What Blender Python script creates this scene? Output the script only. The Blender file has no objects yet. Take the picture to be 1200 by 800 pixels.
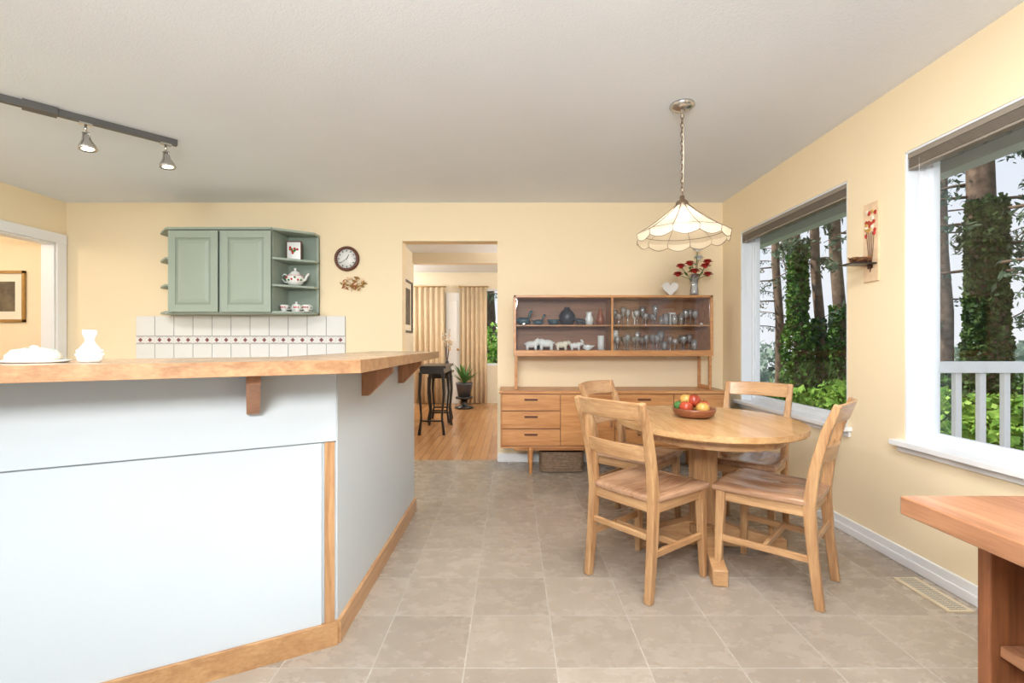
import bpy, math, random
import numpy as np
from mathutils import Vector, Matrix, Euler
random.seed(7); rng=np.random.default_rng(7)
S=bpy.context.scene
def L(r,g,b,a=1):
    f=lambda c:((c/255)/12.92 if c/255<=.04045 else ((c/255+.055)/1.055)**2.4)
    return (f(r),f(g),f(b),a)
# ------------------------------------------------------------ materials
def base(name):
    m=bpy.data.materials.new(name); m.use_nodes=True
    nt=m.node_tree; return m,nt,nt.nodes['Principled BSDF'],nt.nodes,nt.links
def pm(name,col,rough=.5,var=.06,scale=4,bump=0,bscale=60,metal=0,spec=.5,emit=0,ecol=None):
    m,nt,p,N,K=base(name)
    p.inputs['Roughness'].default_value=rough; p.inputs['Metallic'].default_value=metal
    p.inputs['Specular IOR Level'].default_value=spec
    tc=N.new('ShaderNodeTexCoord'); no=N.new('ShaderNodeTexNoise'); no.inputs['Scale'].default_value=scale
    no.inputs['Detail'].default_value=3
    K.new(tc.outputs['Object'],no.inputs['Vector'])
    r=N.new('ShaderNodeValToRGB')
    r.color_ramp.elements[0].color=tuple(c*(1-var) for c in col[:3])+(1,)
    r.color_ramp.elements[1].color=tuple(min(1,c*(1+var)) for c in col[:3])+(1,)
    r.color_ramp.elements[0].position=.3; r.color_ramp.elements[1].position=.7
    K.new(no.outputs['Fac'],r.inputs['Fac']); K.new(r.outputs['Color'],p.inputs['Base Color'])
    if bump:
        n2=N.new('ShaderNodeTexNoise'); n2.inputs['Scale'].default_value=bscale; n2.inputs['Detail'].default_value=4
        K.new(tc.outputs['Object'],n2.inputs['Vector'])
        b=N.new('ShaderNodeBump'); b.inputs['Strength'].default_value=bump; b.inputs['Distance'].default_value=.01
        K.new(n2.outputs['Fac'],b.inputs['Height']); K.new(b.outputs['Normal'],p.inputs['Normal'])
    if emit:
        p.inputs['Emission Color'].default_value=ecol or col; p.inputs['Emission Strength'].default_value=emit
    return m
def wood(name,c1,c2,axis='z',rough=.35,s=1.0):
    m,nt,p,N,K=base(name)
    tc=N.new('ShaderNodeTexCoord'); mp=N.new('ShaderNodeMapping')
    sc={'x':(1.2,14,14),'y':(14,1.2,14),'z':(14,14,1.2)}[axis]
    mp.inputs['Scale'].default_value=tuple(v*s for v in sc)
    K.new(tc.outputs['Object'],mp.inputs['Vector'])
    n=N.new('ShaderNodeTexNoise'); n.inputs['Scale'].default_value=1.5; n.inputs['Detail'].default_value=6; n.inputs['Distortion'].default_value=.8
    K.new(mp.outputs['Vector'],n.inputs['Vector'])
    n3=N.new('ShaderNodeTexNoise'); n3.inputs['Scale'].default_value=9; n3.inputs['Detail'].default_value=2
    K.new(mp.outputs['Vector'],n3.inputs['Vector'])
    mx=N.new('ShaderNodeMath'); mx.operation='MULTIPLY_ADD'; mx.inputs[1].default_value=.35
    K.new(n3.outputs['Fac'],mx.inputs[0]); 
    m2=N.new('ShaderNodeMath'); m2.operation='MULTIPLY'; m2.inputs[1].default_value=.7
    K.new(n.outputs['Fac'],m2.inputs[0]); K.new(m2.outputs[0],mx.inputs[2])
    r=N.new('ShaderNodeValToRGB'); r.color_ramp.elements[0].position=.38; r.color_ramp.elements[1].position=.66
    r.color_ramp.elements[0].color=c2; r.color_ramp.elements[1].color=c1
    K.new(mx.outputs[0],r.inputs['Fac']); K.new(r.outputs['Color'],p.inputs['Base Color'])
    p.inputs['Roughness'].default_value=rough
    return m
def glassy(name,tint=(1,1,1,1),gl=.1,rough=.02,diff=0):
    m,nt,p,N,K=base(name); N.remove(p)
    o=N['Material Output']; t=N.new('ShaderNodeBsdfTransparent'); t.inputs[0].default_value=tint
    g=N.new('ShaderNodeBsdfGlossy'); g.inputs['Roughness'].default_value=rough
    fr=N.new('ShaderNodeFresnel'); fr.inputs[0].default_value=1.45
    mu=N.new('ShaderNodeMath'); mu.operation='MULTIPLY'; mu.inputs[1].default_value=gl*10
    mi=N.new('ShaderNodeMixShader'); K.new(fr.outputs[0],mu.inputs[0]); mu.use_clamp=True
    src=t.outputs[0]
    if diff:
        df=N.new('ShaderNodeBsdfDiffuse'); df.inputs[0].default_value=(.85,.88,.9,1); m0=N.new('ShaderNodeMixShader'); m0.inputs[0].default_value=diff
        K.new(t.outputs[0],m0.inputs[1]); K.new(df.outputs[0],m0.inputs[2]); src=m0.outputs[0]
    K.new(mu.outputs[0],mi.inputs[0]); K.new(src,mi.inputs[1]); K.new(g.outputs[0],mi.inputs[2]); K.new(mi.outputs[0],o.inputs[0])
    return m
def leafmat(name,ca,cb,cc,scale=3):
    m,nt,p,N,K=base(name)
    tc=N.new('ShaderNodeTexCoord'); n=N.new('ShaderNodeTexNoise'); n.inputs['Scale'].default_value=scale; n.inputs['Detail'].default_value=5
    K.new(tc.outputs['Object'],n.inputs['Vector'])
    r=N.new('ShaderNodeValToRGB'); r.color_ramp.elements[0].position=.36; r.color_ramp.elements[1].position=.64
    r.color_ramp.elements[0].color=ca; r.color_ramp.elements[1].color=cc
    e=r.color_ramp.elements.new(.5); e.color=cb
    K.new(n.outputs['Fac'],r.inputs['Fac']); K.new(r.outputs['Color'],p.inputs['Base Color'])
    p.inputs['Roughness'].default_value=.6; p.inputs['Specular IOR Level'].default_value=.2
    t=N.new('ShaderNodeBsdfTranslucent'); K.new(r.outputs['Color'],t.inputs[0])
    mi=N.new('ShaderNodeMixShader'); mi.inputs[0].default_value=.35
    K.new(p.outputs[0],mi.inputs[1]); K.new(t.outputs[0],mi.inputs[2]); K.new(mi.outputs[0],N['Material Output'].inputs[0])
    return m
def tilemat(name,c1,c2,mortar,size,off,msize=.004,rough=.35,stone=True,ratio=1,offset=0,rot=0,stren=.18):
    m,nt,p,N,K=base(name)
    tc=N.new('ShaderNodeTexCoord'); mp=N.new('ShaderNodeMapping'); mp.inputs['Location'].default_value=off; mp.inputs['Rotation'].default_value=(0,0,rot)
    K.new(tc.outputs['Object'],mp.inputs['Vector'])
    b=N.new('ShaderNodeTexBrick'); b.offset=offset; b.squash=1
    b.inputs['Scale'].default_value=1; b.inputs['Brick Width'].default_value=size*ratio; b.inputs['Row Height'].default_value=size
    b.inputs['Mortar Size'].default_value=msize; b.inputs['Mortar Smooth'].default_value=.1
    b.inputs['Color1'].default_value=c1; b.inputs['Color2'].default_value=c2; b.inputs['Mortar'].default_value=mortar
    K.new(mp.outputs['Vector'],b.inputs['Vector'])
    n=N.new('ShaderNodeTexNoise'); n.inputs['Detail'].default_value=8; n.inputs['Roughness'].default_value=.6
    mp2=N.new('ShaderNodeMapping'); K.new(tc.outputs['Object'],mp2.inputs['Vector'])
    if stone:
        n.inputs['Scale'].default_value=9; mp2.inputs['Scale'].default_value=(1,1.5,1)
        # shift the stone pattern from tile to tile
        ad=N.new('ShaderNodeMix'); ad.data_type='RGBA'; ad.blend_type='ADD'; ad.inputs[0].default_value=1
        sc=N.new('ShaderNodeVectorMath'); sc.operation='SCALE'; sc.inputs['Scale'].default_value=25
        K.new(b.outputs['Color'],sc.inputs[0]); va=N.new('ShaderNodeVectorMath'); va.operation='ADD'
        K.new(mp2.outputs['Vector'],va.inputs[0]); K.new(sc.outputs[0],va.inputs[1]); K.new(va.outputs[0],n.inputs['Vector']); N.remove(ad)
    else:
        n.inputs['Scale'].default_value=3; mp2.inputs['Scale'].default_value=(14,1,1); K.new(mp2.outputs['Vector'],n.inputs['Vector'])
    r=N.new('ShaderNodeValToRGB'); r.color_ramp.elements[0].position=.25; r.color_ramp.elements[1].position=.75
    d=1-stren; r.color_ramp.elements[0].color=(d*1.02,d,d*.96,1); r.color_ramp.elements[1].color=(1,1,1,1)
    K.new(n.outputs['Fac'],r.inputs['Fac'])
    mx=N.new('ShaderNodeMix'); mx.data_type='RGBA'; mx.blend_type='MULTIPLY'; mx.inputs[0].default_value=1
    K.new(b.outputs['Color'],mx.inputs[6]); K.new(r.outputs['Color'],mx.inputs[7]); K.new(mx.outputs[2],p.inputs['Base Color'])
    rr=N.new('ShaderNodeMapRange'); rr.inputs[3].default_value=rough-.05; rr.inputs[4].default_value=rough+.07
    K.new(n.outputs['Fac'],rr.inputs[0]); K.new(rr.outputs[0],p.inputs['Roughness'])
    bp=N.new('ShaderNodeBump'); bp.inputs['Strength'].default_value=.3; bp.inputs['Distance'].default_value=.002; bp.invert=True
    K.new(b.outputs['Fac'],bp.inputs['Height']); K.new(bp.outputs['Normal'],p.inputs['Normal'])
    return m
M={}
M['wall']=pm('wall_paint',L(238,219,184),.75,.012,1.5,.04,120)
M['wall2']=pm('living_paint',L(230,218,194),.75,.015,1.5)
M['ceil']=pm('ceiling_paint',L(230,236,243),.9,.012,2,.22,150)
M['white']=pm('white_trim',L(232,232,232),.4,.01)
M['vinyl']=pm('white_vinyl',L(226,230,234),.35,.01)
M['bar']=pm('bar_laminate',L(200,207,210),.45,.012,1.5)
M['gap']=pm('dark_gap',L(130,132,132),.8)
M['oak']=wood('oak_vertical',L(200,158,112),L(158,112,72),'z',.3)
M['oakx']=wood('oak_horizontal',L(204,162,116),L(166,120,78),'x',.28)
M['oaky']=wood('oak_depth',L(204,162,116),L(166,120,78),'y',.28)
M['seat']=wood('oak_seat',L(190,150,118),L(146,104,74),'y',.16)
M['ttop']=wood('oak_tabletop',L(210,168,118),L(182,136,88),'y',.2,.8)
M['oaktrim']=wood('oak_trim',L(190,148,102),L(162,116,74),'x',.4)
M['ctop']=wood('bar_top_oak',L(184,156,128),L(158,126,98),'x',.25)
M['cedge']=wood('bar_edge_oak',L(182,140,100),L(144,102,68),'x',.35)
M['brk']=wood('bracket_wood',L(176,122,82),L(144,94,60),'z',.4)
M['teak']=wood('teak_horizontal',L(204,148,94),L(176,116,66),'x',.35)
M['teakd']=wood('teak_back',L(166,116,80),L(132,88,58),'x',.5)
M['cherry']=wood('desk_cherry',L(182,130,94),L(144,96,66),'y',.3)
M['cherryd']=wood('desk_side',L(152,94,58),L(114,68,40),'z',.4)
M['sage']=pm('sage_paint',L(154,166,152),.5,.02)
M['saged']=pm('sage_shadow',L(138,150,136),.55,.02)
M['black']=pm('black_lacquer',L(28,24,24),.3)
M['track']=pm('track_metal',L(90,88,86),.45,metal=.3)
M['nickel']=pm('brushed_nickel',L(190,186,180),.25,metal=.9)
M['bronze']=pm('bronze',L(124,104,84),.35,metal=.6)
M['blind']=pm('blind_slats',L(140,130,118),.5,.05)
M['ceramic']=pm('white_ceramic',L(232,232,228),.15,.01)
M['tile']=pm('white_tile',L(226,224,220),.15,.01)
M['cream']=pm('cream',L(232,222,200),.6,.02)
M['red']=pm('red_glaze',L(186,44,38),.4,.2,30)
M['apple']=pm('apple_skin',L(176,70,44),.25,.35,12)
M['pear']=pm('yellow_fruit',L(196,150,76),.3,.2,12)
M['green']=pm('stem_green',L(70,116,52),.6,.2,20)
M['gold']=pm('gold_frame',L(168,130,72),.4,.1,20,metal=.4)
M['brown']=pm('dark_brown',L(92,52,34),.4,.1)
M['bowl']=wood('bowl_wood',L(150,92,58),L(110,62,38),'x',.35)
M['teal']=pm('teal_glaze',L(60,84,92),.25,.25,25)
M['slate']=pm('slate_glaze',L(56,56,62),.35,.2,20)
M['amber']=pm('amber_glaze',L(150,84,50),.3,.2,20)
M['glass']=glassy('window_glass',(1,1,1,1),.006)
M['cabglass']=glassy('cabinet_glass',(.97,.98,.98,1),.09)
M['crystal']=glassy('crystal',(.97,.98,.98,1),.5,.08,.2)
M['wicker']=pm('wicker',L(128,104,82),.7,.25,40)
M['soffit']=pm('soffit',L(176,180,180),.7,.03)
M['concrete']=pm('deck_boards',L(150,140,128),.8,.1)
M['rail']=pm('railing_white',L(244,246,248),.5,.02)
M['bark']=pm('bark',L(98,80,66),.95,.35,8,.8,14)
M['ground']=pm('undergrowth',L(72,94,44),.95,.4,2)
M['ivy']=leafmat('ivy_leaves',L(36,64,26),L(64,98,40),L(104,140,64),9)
M['ivyd']=leafmat('ivy_leaves_dark',L(34,54,30),L(54,78,40),L(84,108,58),9)  # darker green ivy for the thick trunk
M['bush']=leafmat('bush_leaves',L(60,98,34),L(108,148,58),L(160,190,94),6)
M['needle']=leafmat('conifer_needles',L(50,66,56),L(76,94,76),L(114,130,104),3)
M['brownfol']=leafmat('rust_needles',L(96,74,56),L(110,100,68),L(120,128,88),3)
M['far']=leafmat('hazy_foliage',L(120,140,130),L(140,158,144),L(170,182,170),1)  # pale blue-grey distance haze put into the leaf colours
M['curtain']=pm('curtain_fabric',L(214,192,160),.85,.04,6)
M['vent']=pm('vent_beige',L(206,190,160),.4,.02)
M['photo']=pm('photo_print',L(96,84,66),.5,.5,10)
M['pinkprint']=pm('floral_print',L(226,196,160),.6,.12,20)
M['maroon']=pm('accent_tile',L(130,76,80),.3,.1)
M['counterlam']=pm('kitchen_counter',L(220,216,206),.4,.05,30)
M['bulb']=pm('bulb_glow',L(255,240,210),.4,.0,emit=5)
M['floor']=tilemat('floor_vinyl_tile',L(178,165,150),L(160,147,133),L(198,190,178),.316,(.163,-.055,0),.0022,.26,stren=.2)
M['wfloor']=tilemat('hardwood_planks',L(196,146,98),L(176,124,76),L(130,90,56),.08,(0,0,0),.0015,.22,False,12,.4,math.pi/2,.18)
m,nt,p,N,K=base('shade_glass'); p.inputs['Base Color'].default_value=L(236,226,206); p.inputs['Roughness'].default_value=.3
t=N.new('ShaderNodeBsdfTranslucent'); t.inputs[0].default_value=L(246,236,218)
mi=N.new('ShaderNodeMixShader'); mi.inputs[0].default_value=.5
K.new(p.outputs[0],mi.inputs[1]); K.new(t.outputs[0],mi.inputs[2])
tr=N.new('ShaderNodeBsdfTransparent'); m3=N.new('ShaderNodeMixShader'); m3.inputs[0].default_value=.15
K.new(mi.outputs[0],m3.inputs[1]); K.new(tr.outputs[0],m3.inputs[2]); K.new(m3.outputs[0],N['Material Output'].inputs[0]); M['shade']=m
# ------------------------------------------------------------ builder
class B:
    def __init__(s): s.v=[];s.f=[];s.m=[];s.s=[];s.mats=[]
    def mi(s,k):
        if k not in s.mats: s.mats.append(k)
        return s.mats.index(k)
    def add(s,vs,fs,mat,smooth=False,T=None):
        o=len(s.v); i=s.mi(mat)
        for v in vs:
            v=Vector(v); s.v.append(tuple(T@v if T else v))
        for f in fs: s.f.append([o+a for a in f]); s.m.append(i); s.s.append(smooth)
    def box(s,x0,x1,y0,y1,z0,z1,mat,T=None):
        vs=[(x,y,z) for x in(x0,x1) for y in(y0,y1) for z in(z0,z1)]
        s.add(vs,[(0,1,3,2),(4,6,7,5),(0,4,5,1),(2,3,7,6),(0,2,6,4),(1,5,7,3)],mat,False,T)
    def beam(s,p1,p2,w,d,mat,up=(0,0,1),w2=None,d2=None):
        p1=Vector(p1);p2=Vector(p2);a=(p2-p1).normalized();up=Vector(up)
        if abs(a.dot(up))>.99: up=Vector((0,1,0))
        u=a.cross(up).normalized(); w_=u.cross(a)
        w2=w if w2 is None else w2; d2=d if d2 is None else d2
        vs=[]
        for p,ww,dd in((p1,w,d),(p2,w2,d2)):
            for a_,b_ in((-1,-1),(1,-1),(1,1),(-1,1)): vs.append(p+u*a_*ww/2+w_*b_*dd/2)
        s.add(vs,[(3,2,1,0),(4,5,6,7),(0,1,5,4),(1,2,6,5),(2,3,7,6),(3,0,4,7)],mat)
    def loft(s,pts,secs,mat,smooth=True,up=(0,0,1),closed=False,n=8,rect=False,cap=True):
        P=[Vector(p) for p in pts]; k=len(P); vs=[]; 
        for i,p in enumerate(P):
            if closed: a=(P[(i+1)%k]-P[i-1])
            else: a=P[min(i+1,k-1)]-P[max(i-1,0)]
            a.normalize(); U=Vector(up)
            if abs(a.dot(U))>.98: U=Vector((0,1,0)) if abs(a.y)<.9 else Vector((1,0,0))
            u=a.cross(U).normalized(); w=u.cross(a); rx,ry=secs[i] if isinstance(secs,list) else secs
            if rect: 
                for c,d in((-1,-1),(1,-1),(1,1),(-1,1)): vs.append(p+u*c*rx+w*d*ry)
            else:
                for j in range(n): t=2*math.pi*j/n; vs.append(p+u*math.cos(t)*rx+w*math.sin(t)*ry)
        if rect:n=4
        fs=[]
        for i in range(k if closed else k-1):
            for j in range(n):
                a=i*n+j;b=i*n+(j+1)%n;c=((i+1)%k)*n+(j+1)%n;d=((i+1)%k)*n+j; fs.append((a,b,c,d))
        if cap and not closed: fs+= [tuple(range(n))[::-1],tuple((k-1)*n+j for j in range(n))]
        s.add(vs,fs,mat,smooth and not rect)
    def tube(s,pts,r,mat,n=8,closed=False): s.loft(pts,(r,r),mat,True,closed=closed,n=n)
    def cyl(s,p1,p2,r1,r2,mat,n=16,smooth=True): s.loft([p1,p2],[(r1,r1),(r2,r2)],mat,smooth,n=n)
    def lathe(s,prof,c,mat,n=24,smooth=True,T=None):
        vs=[];fs=[];k=len(prof)
        for r,z in prof:
            for j in range(n):
                t=2*math.pi*j/n; vs.append((c[0]+r*math.cos(t),c[1]+r*math.sin(t),c[2]+z))
        for i in range(k-1):
            for j in range(n): fs.append((i*n+j,i*n+(j+1)%n,(i+1)*n+(j+1)%n,(i+1)*n+j))
        fs+=[tuple(range(n))[::-1],tuple((k-1)*n+j for j in range(n))] if prof[0][0]>1e-4 and prof[-1][0]>1e-4 else []
        s.add(vs,fs,mat,smooth,T)
    def ell(s,c,r,mat,T=None,n=14,mm=9):
        vs=[];fs=[]
        for i in range(mm+1):
            a=math.pi*i/mm
            for j in range(n):
                t=2*math.pi*j/n; vs.append((c[0]+r[0]*math.sin(a)*math.cos(t),c[1]+r[1]*math.sin(a)*math.sin(t),c[2]-r[2]*math.cos(a)))
        for i in range(mm):
            for j in range(n): fs.append((i*n+j,i*n+(j+1)%n,(i+1)*n+(j+1)%n,(i+1)*n+j))
        s.add(vs,fs,mat,True,T)
    def prism(s,poly,z0,z1,mat,T=None,top=None):
        n=len(poly); vs=[(x,y,z0) for x,y in poly]+[(x,y,z1) for x,y in poly]
        s.add(vs,[(i,(i+1)%n,n+(i+1)%n,n+i) for i in range(n)]+[tuple(range(n))[::-1]],mat,False,T)
        s.add(vs,[tuple(range(n,2*n))],top or mat,False,T)
    def done(s,name,loc=(0,0,0),rz=0,bevel=0,seg=2,sub=False,parent=None,recalc=True):
        me=bpy.data.meshes.new(name); me.from_pydata(s.v,[],s.f)
        for k in s.mats: me.materials.append(M[k])
        me.polygons.foreach_set('material_index',s.m); me.polygons.foreach_set('use_smooth',s.s); me.update()
        if recalc:
            import bmesh
            bm=bmesh.new(); bm.from_mesh(me); bmesh.ops.recalc_face_normals(bm,faces=bm.faces); bm.to_mesh(me); bm.free()
        o=bpy.data.objects.new(name,me); S.collection.objects.link(o); o.location=loc; o.rotation_euler=(0,0,rz)
        if bevel:
            b=o.modifiers.new('bevel','BEVEL'); b.width=bevel; b.segments=seg; b.limit_method='ANGLE'; b.angle_limit=math.radians(40)
        if parent: o.parent=parent
        return o
XZ=Matrix(((1,0,0,0),(0,0,-1,0),(0,1,0,0),(0,0,0,1)))
# ------------------------------------------------------------ room
BW=4.48; RX=1.976; LX=-4.18; CZ=2.43; YR=-1.3
def simple(name,boxes,mat,**k):
    b=B()
    for q in boxes: b.box(*q,mat)
    return b.done(name,**k)
simple('floor',[(LX,RX,YR,BW+.07,-.1,0)],'floor')
simple('ceiling',[(LX-.15,RX+.15,YR,BW+.15,CZ,CZ+.15)],'ceil')
simple('wall_back',[(-6.3,-1.03,BW,BW+.15,0,CZ),(-.136,RX+.15,BW,BW+.15,0,CZ),(-1.03,-.136,BW,BW+.15,2.07,CZ)],'wall')
W1=(2.816,4.129); W2=(.9,2.406); WZ=(.62,2.07)
simple('wall_right',[(RX,RX+.15,YR,W2[0],0,CZ),(RX,RX+.15,W2[1],W1[0],0,CZ),(RX,RX+.15,W1[1],BW,0,CZ)]+
  [(RX,RX+.15,w[0],w[1],0,WZ[0]) for w in(W1,W2)]+[(RX,RX+.15,w[0],w[1],WZ[1],CZ) for w in(W1,W2)],'wall')
DY=(3.3,4.375)
simple('wall_left',[(LX-.12,LX,YR,DY[0],0,CZ),(LX-.12,LX,DY[1],BW,0,CZ),(LX-.12,LX,DY[0],DY[1],2.03,CZ)],'wall')
b=B()
b.box(LX,LX+.018,DY[1],DY[1]+.095,0,2.12,'white'); b.box(LX,LX+.018,DY[0]-.09,DY[0],0,2.12,'white'); b.box(LX,LX+.02,DY[0]-.09,DY[1]+.095,2.03,2.12,'white')
b.box(LX-.12,LX,DY[1]-.015,DY[1],0,2.03,'white'); b.box(LX-.12,LX,DY[0],DY[0]+.015,0,2.03,'white'); b.box(LX-.12,LX,DY[0],DY[1],2.015,2.03,'white')
b.done('trim_1',bevel=.004)
simple('baseboard_right',[(RX-.014,RX,YR,BW,0,.085),(RX-.022,RX-.014,YR,BW,0,.045)],'white',bevel=.004)
simple('baseboard_back',[(-.136,RX-.022,BW-.014,BW,0,.085),(-1.5,-1.03,BW-.014,BW,0,.085)],'white',bevel=.005)
simple('wall_hall',[(-6.3,-6.2,2.4,BW,0,CZ),(-6.2,LX-.12,2.3,2.4,0,CZ)],'wall')
simple('floor_hall',[(-6.3,LX,2.3,BW,-.1,-.001)],'wfloor')
simple('ceiling_hall',[(-6.3,LX-.15,2.3,BW+.15,CZ,CZ+.1)],'ceil')
# living room beyond
FY=8.9; LRX=RX+.15
simple('floor_living',[(-4,LRX,BW+.07,FY+.1,-.1,0)],'wfloor')
simple('ceiling_living',[(-4,LRX,BW+.15,FY+.1,CZ,CZ+.1)],'ceil')
simple('wall_living_far',[(-4,-.52,FY,FY+.12,0,CZ),(-.52,1.3,FY,FY+.12,0,.7),(-.52,1.3,FY,FY+.12,2.13,CZ),(1.3,LRX,FY,FY+.12,0,CZ)],'wall2')
simple('wall_living_left',[(-4.1,-4,7,FY,0,CZ),(-1.57,-1.45,BW+.15,7.05,0,CZ),(-4,-1.57,6.95,7.05,0,CZ)],'wall2')
simple('wall_living_right',[(RX,LRX,BW+.15,FY,0,CZ)],'wall2')
simple('beam_living',[(-1.45,RX,6.95,7.1,2.28,CZ)],'wall2')
b=B(); 
for x in(-.52,.4,1.26): b.box(x,x+.04,FY+.02,FY+.07,.7,2.13,'vinyl')
b.box(-.52,1.3,FY+.02,FY+.07,.7,.74,'vinyl'); b.box(-.52,1.3,FY+.02,FY+.07,2.09,2.13,'vinyl'); b.box(-.48,1.26,FY+.04,FY+.045,.74,2.09,'glass')
b.done('window_3')
def curtain(x0,x1):
    b=B(); n=90; vs=[]
    for i in range(n+1):
        t=i/n; x=x0+(x1-x0)*t; w=.028*math.sin(t*math.pi*2*6)+.01*math.sin(t*40)
        for z,k in((.02,1.1),(1.0,1),(2.14,.55)): vs.append((x,FY-.14+w*k,z))
    fs=[(i*3+j,(i+1)*3+j,(i+1)*3+j+1,i*3+j+1) for i in range(n) for j in range(2)]
    b.add(vs,fs,'curtain',True); b.cyl((x0-.03,FY-.14,2.15),(x1+.03,FY-.14,2.15),.012,.012,'gold',10)
    b.box(x0-.02,x0,FY-.15,FY-.002,2.13,2.17,'gold')
    o=b.done('curtain'); o.modifiers.new('s','SOLIDIFY').thickness=.004
curtain(-1.85,-1.24); curtain(-.95,-.46)
b=B(); b.box(-1.22,-.97,FY-.045,FY-.003,0,2.05,'white')
for z in(.2,1.15): b.box(-1.18,-1.01,FY-.053,FY-.045,z,z+.75,'white')
b.cyl((-1.0,FY-.045,1.0),(-1.0,FY-.09,1.0),.02,.025,'gold',12); b.done('door_1',bevel=.006)
# ------------------------------------------------------------ windows right wall
def window(i,y0,y1):
    b=B(); z0,z1=WZ
    xo=RX+.15
    b.box(RX+.002,xo,y1-.012,y1-.0005,z0,z1,'vinyl'); b.box(RX+.002,xo,y0+.0005,y0+.012,z0,z1,'vinyl'); b.box(RX+.002,xo,y0,y1,z1-.012,z1-.0005,'vinyl')
    for (xa,xb,w) in((RX+.085,xo,.035),(RX+.1,RX+.13,.05)):
        b.box(xa,xb,y0,y0+w,z0,z1,'vinyl'); b.box(xa,xb,y1-w,y1,z0,z1,'vinyl')
        b.box(xa,xb,y0+w,y1-w,z0,z0+w,'vinyl'); b.box(xa,xb,y0+w,y1-w,z1-w,z1,'vinyl')
    b.box(RX+.112,RX+.117,y0+.05,y1-.05,z0+.05,z1-.05,'glass')
    b.box(RX-.05,RX+.1,y0-.04,y1+.04,z0-.022,z0+.004,'white'); b.box(RX-.014,RX,y0-.03,y1+.03,z0-.055,z0-.022,'white')
    b.done('window_%d'%i,bevel=.003)
    b=B(); b.box(RX+.005,RX+.05,y0+.015,y1-.015,z1-.038,z1-.013,'blind')
    for k in range(7):
        z=z1-.044-k*.006; b.box(RX+.004,RX+.05,y0+.018,y1-.018,z-.0018,z+.001,'blind')
    b.box(RX+.006,RX+.048,y0+.018,y1-.018,z1-.096,z1-.085,'blind')
    b.cyl((RX+.006,y1-.08,z1-.05),(RX+.006,y1-.08,z1-.6),.0012,.0012,'white',6)
    b.done('window_blind')
window(1,*W1); window(2,*W2)
# ------------------------------------------------------------ outdoors
simple('eave_soffit',[(RX+.15,2.75,YR,6,2.27,2.33)]+[(RX+.15,2.72,-.2+k*.14,-.2+k*.14+.02,2.255,2.27) for k in range(44)],'soffit')
simple('eave_gutter',[(2.75,2.87,YR,6,2.2,2.33)],'vinyl')
simple('ground_outside',[(2.15,40,-20,40,-1.3,-1.2)],'ground')
simple('deck',[(RX+.16,6,-1,3.5,-.12,-.02)],'concrete')
b=B()
b.box(2.98,6,3.40,3.5,.90,.98,'rail'); b.box(2.98,6,3.43,3.48,.05,.09,'rail'); b.box(2.96,3.05,3.41,3.5,-.02,.99,'rail')
x=3.19
while x<6: b.box(x,x+.045,3.435,3.472,.09,.9,'rail'); x+=.175
b.done('deck_railing',bevel=.004)
def leafobj(name,P,size,mat,parent=None,elong=1.4,droop=0):
    P=np.asarray(P); n=len(P)
    a=rng.normal(size=(n,3)); a/=np.linalg.norm(a,axis=1)[:,None]
    if droop: a=a*(1-droop)+np.array([0,0,-droop]); a/=np.linalg.norm(a,axis=1)[:,None]
    c=rng.normal(size=(n,3)); c=np.cross(a,c); c/=np.linalg.norm(c,axis=1)[:,None]
    sz=size*rng.uniform(.6,1.3,size=(n,1))
    V=np.stack([P-a*sz*elong*.5,P+c*sz*.5,P+a*sz*elong*.5,P-c*sz*.5],1).reshape(-1,3)
    me=bpy.data.meshes.new(name); idx=np.arange(4*n)
    me.vertices.add(4*n); me.vertices.foreach_set('co',V.ravel())
    me.loops.add(4*n); me.loops.foreach_set('vertex_index',idx)
    me.polygons.add(n); me.polygons.foreach_set('loop_start',np.arange(n)*4)
    me.update(calc_edges=True); me.validate(); me.materials.append(M[mat])
    o=bpy.data.objects.new(name,me); S.collection.objects.link(o)
    if parent: o.parent=parent
    return o
def ellpts(c,r,n):
    a=rng.normal(size=(n,3)); a/=np.linalg.norm(a,axis=1)[:,None]
    rad=rng.uniform(.55,1.05,size=(n,1)); return np.array(c)+a*rad*np.array(r)
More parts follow.
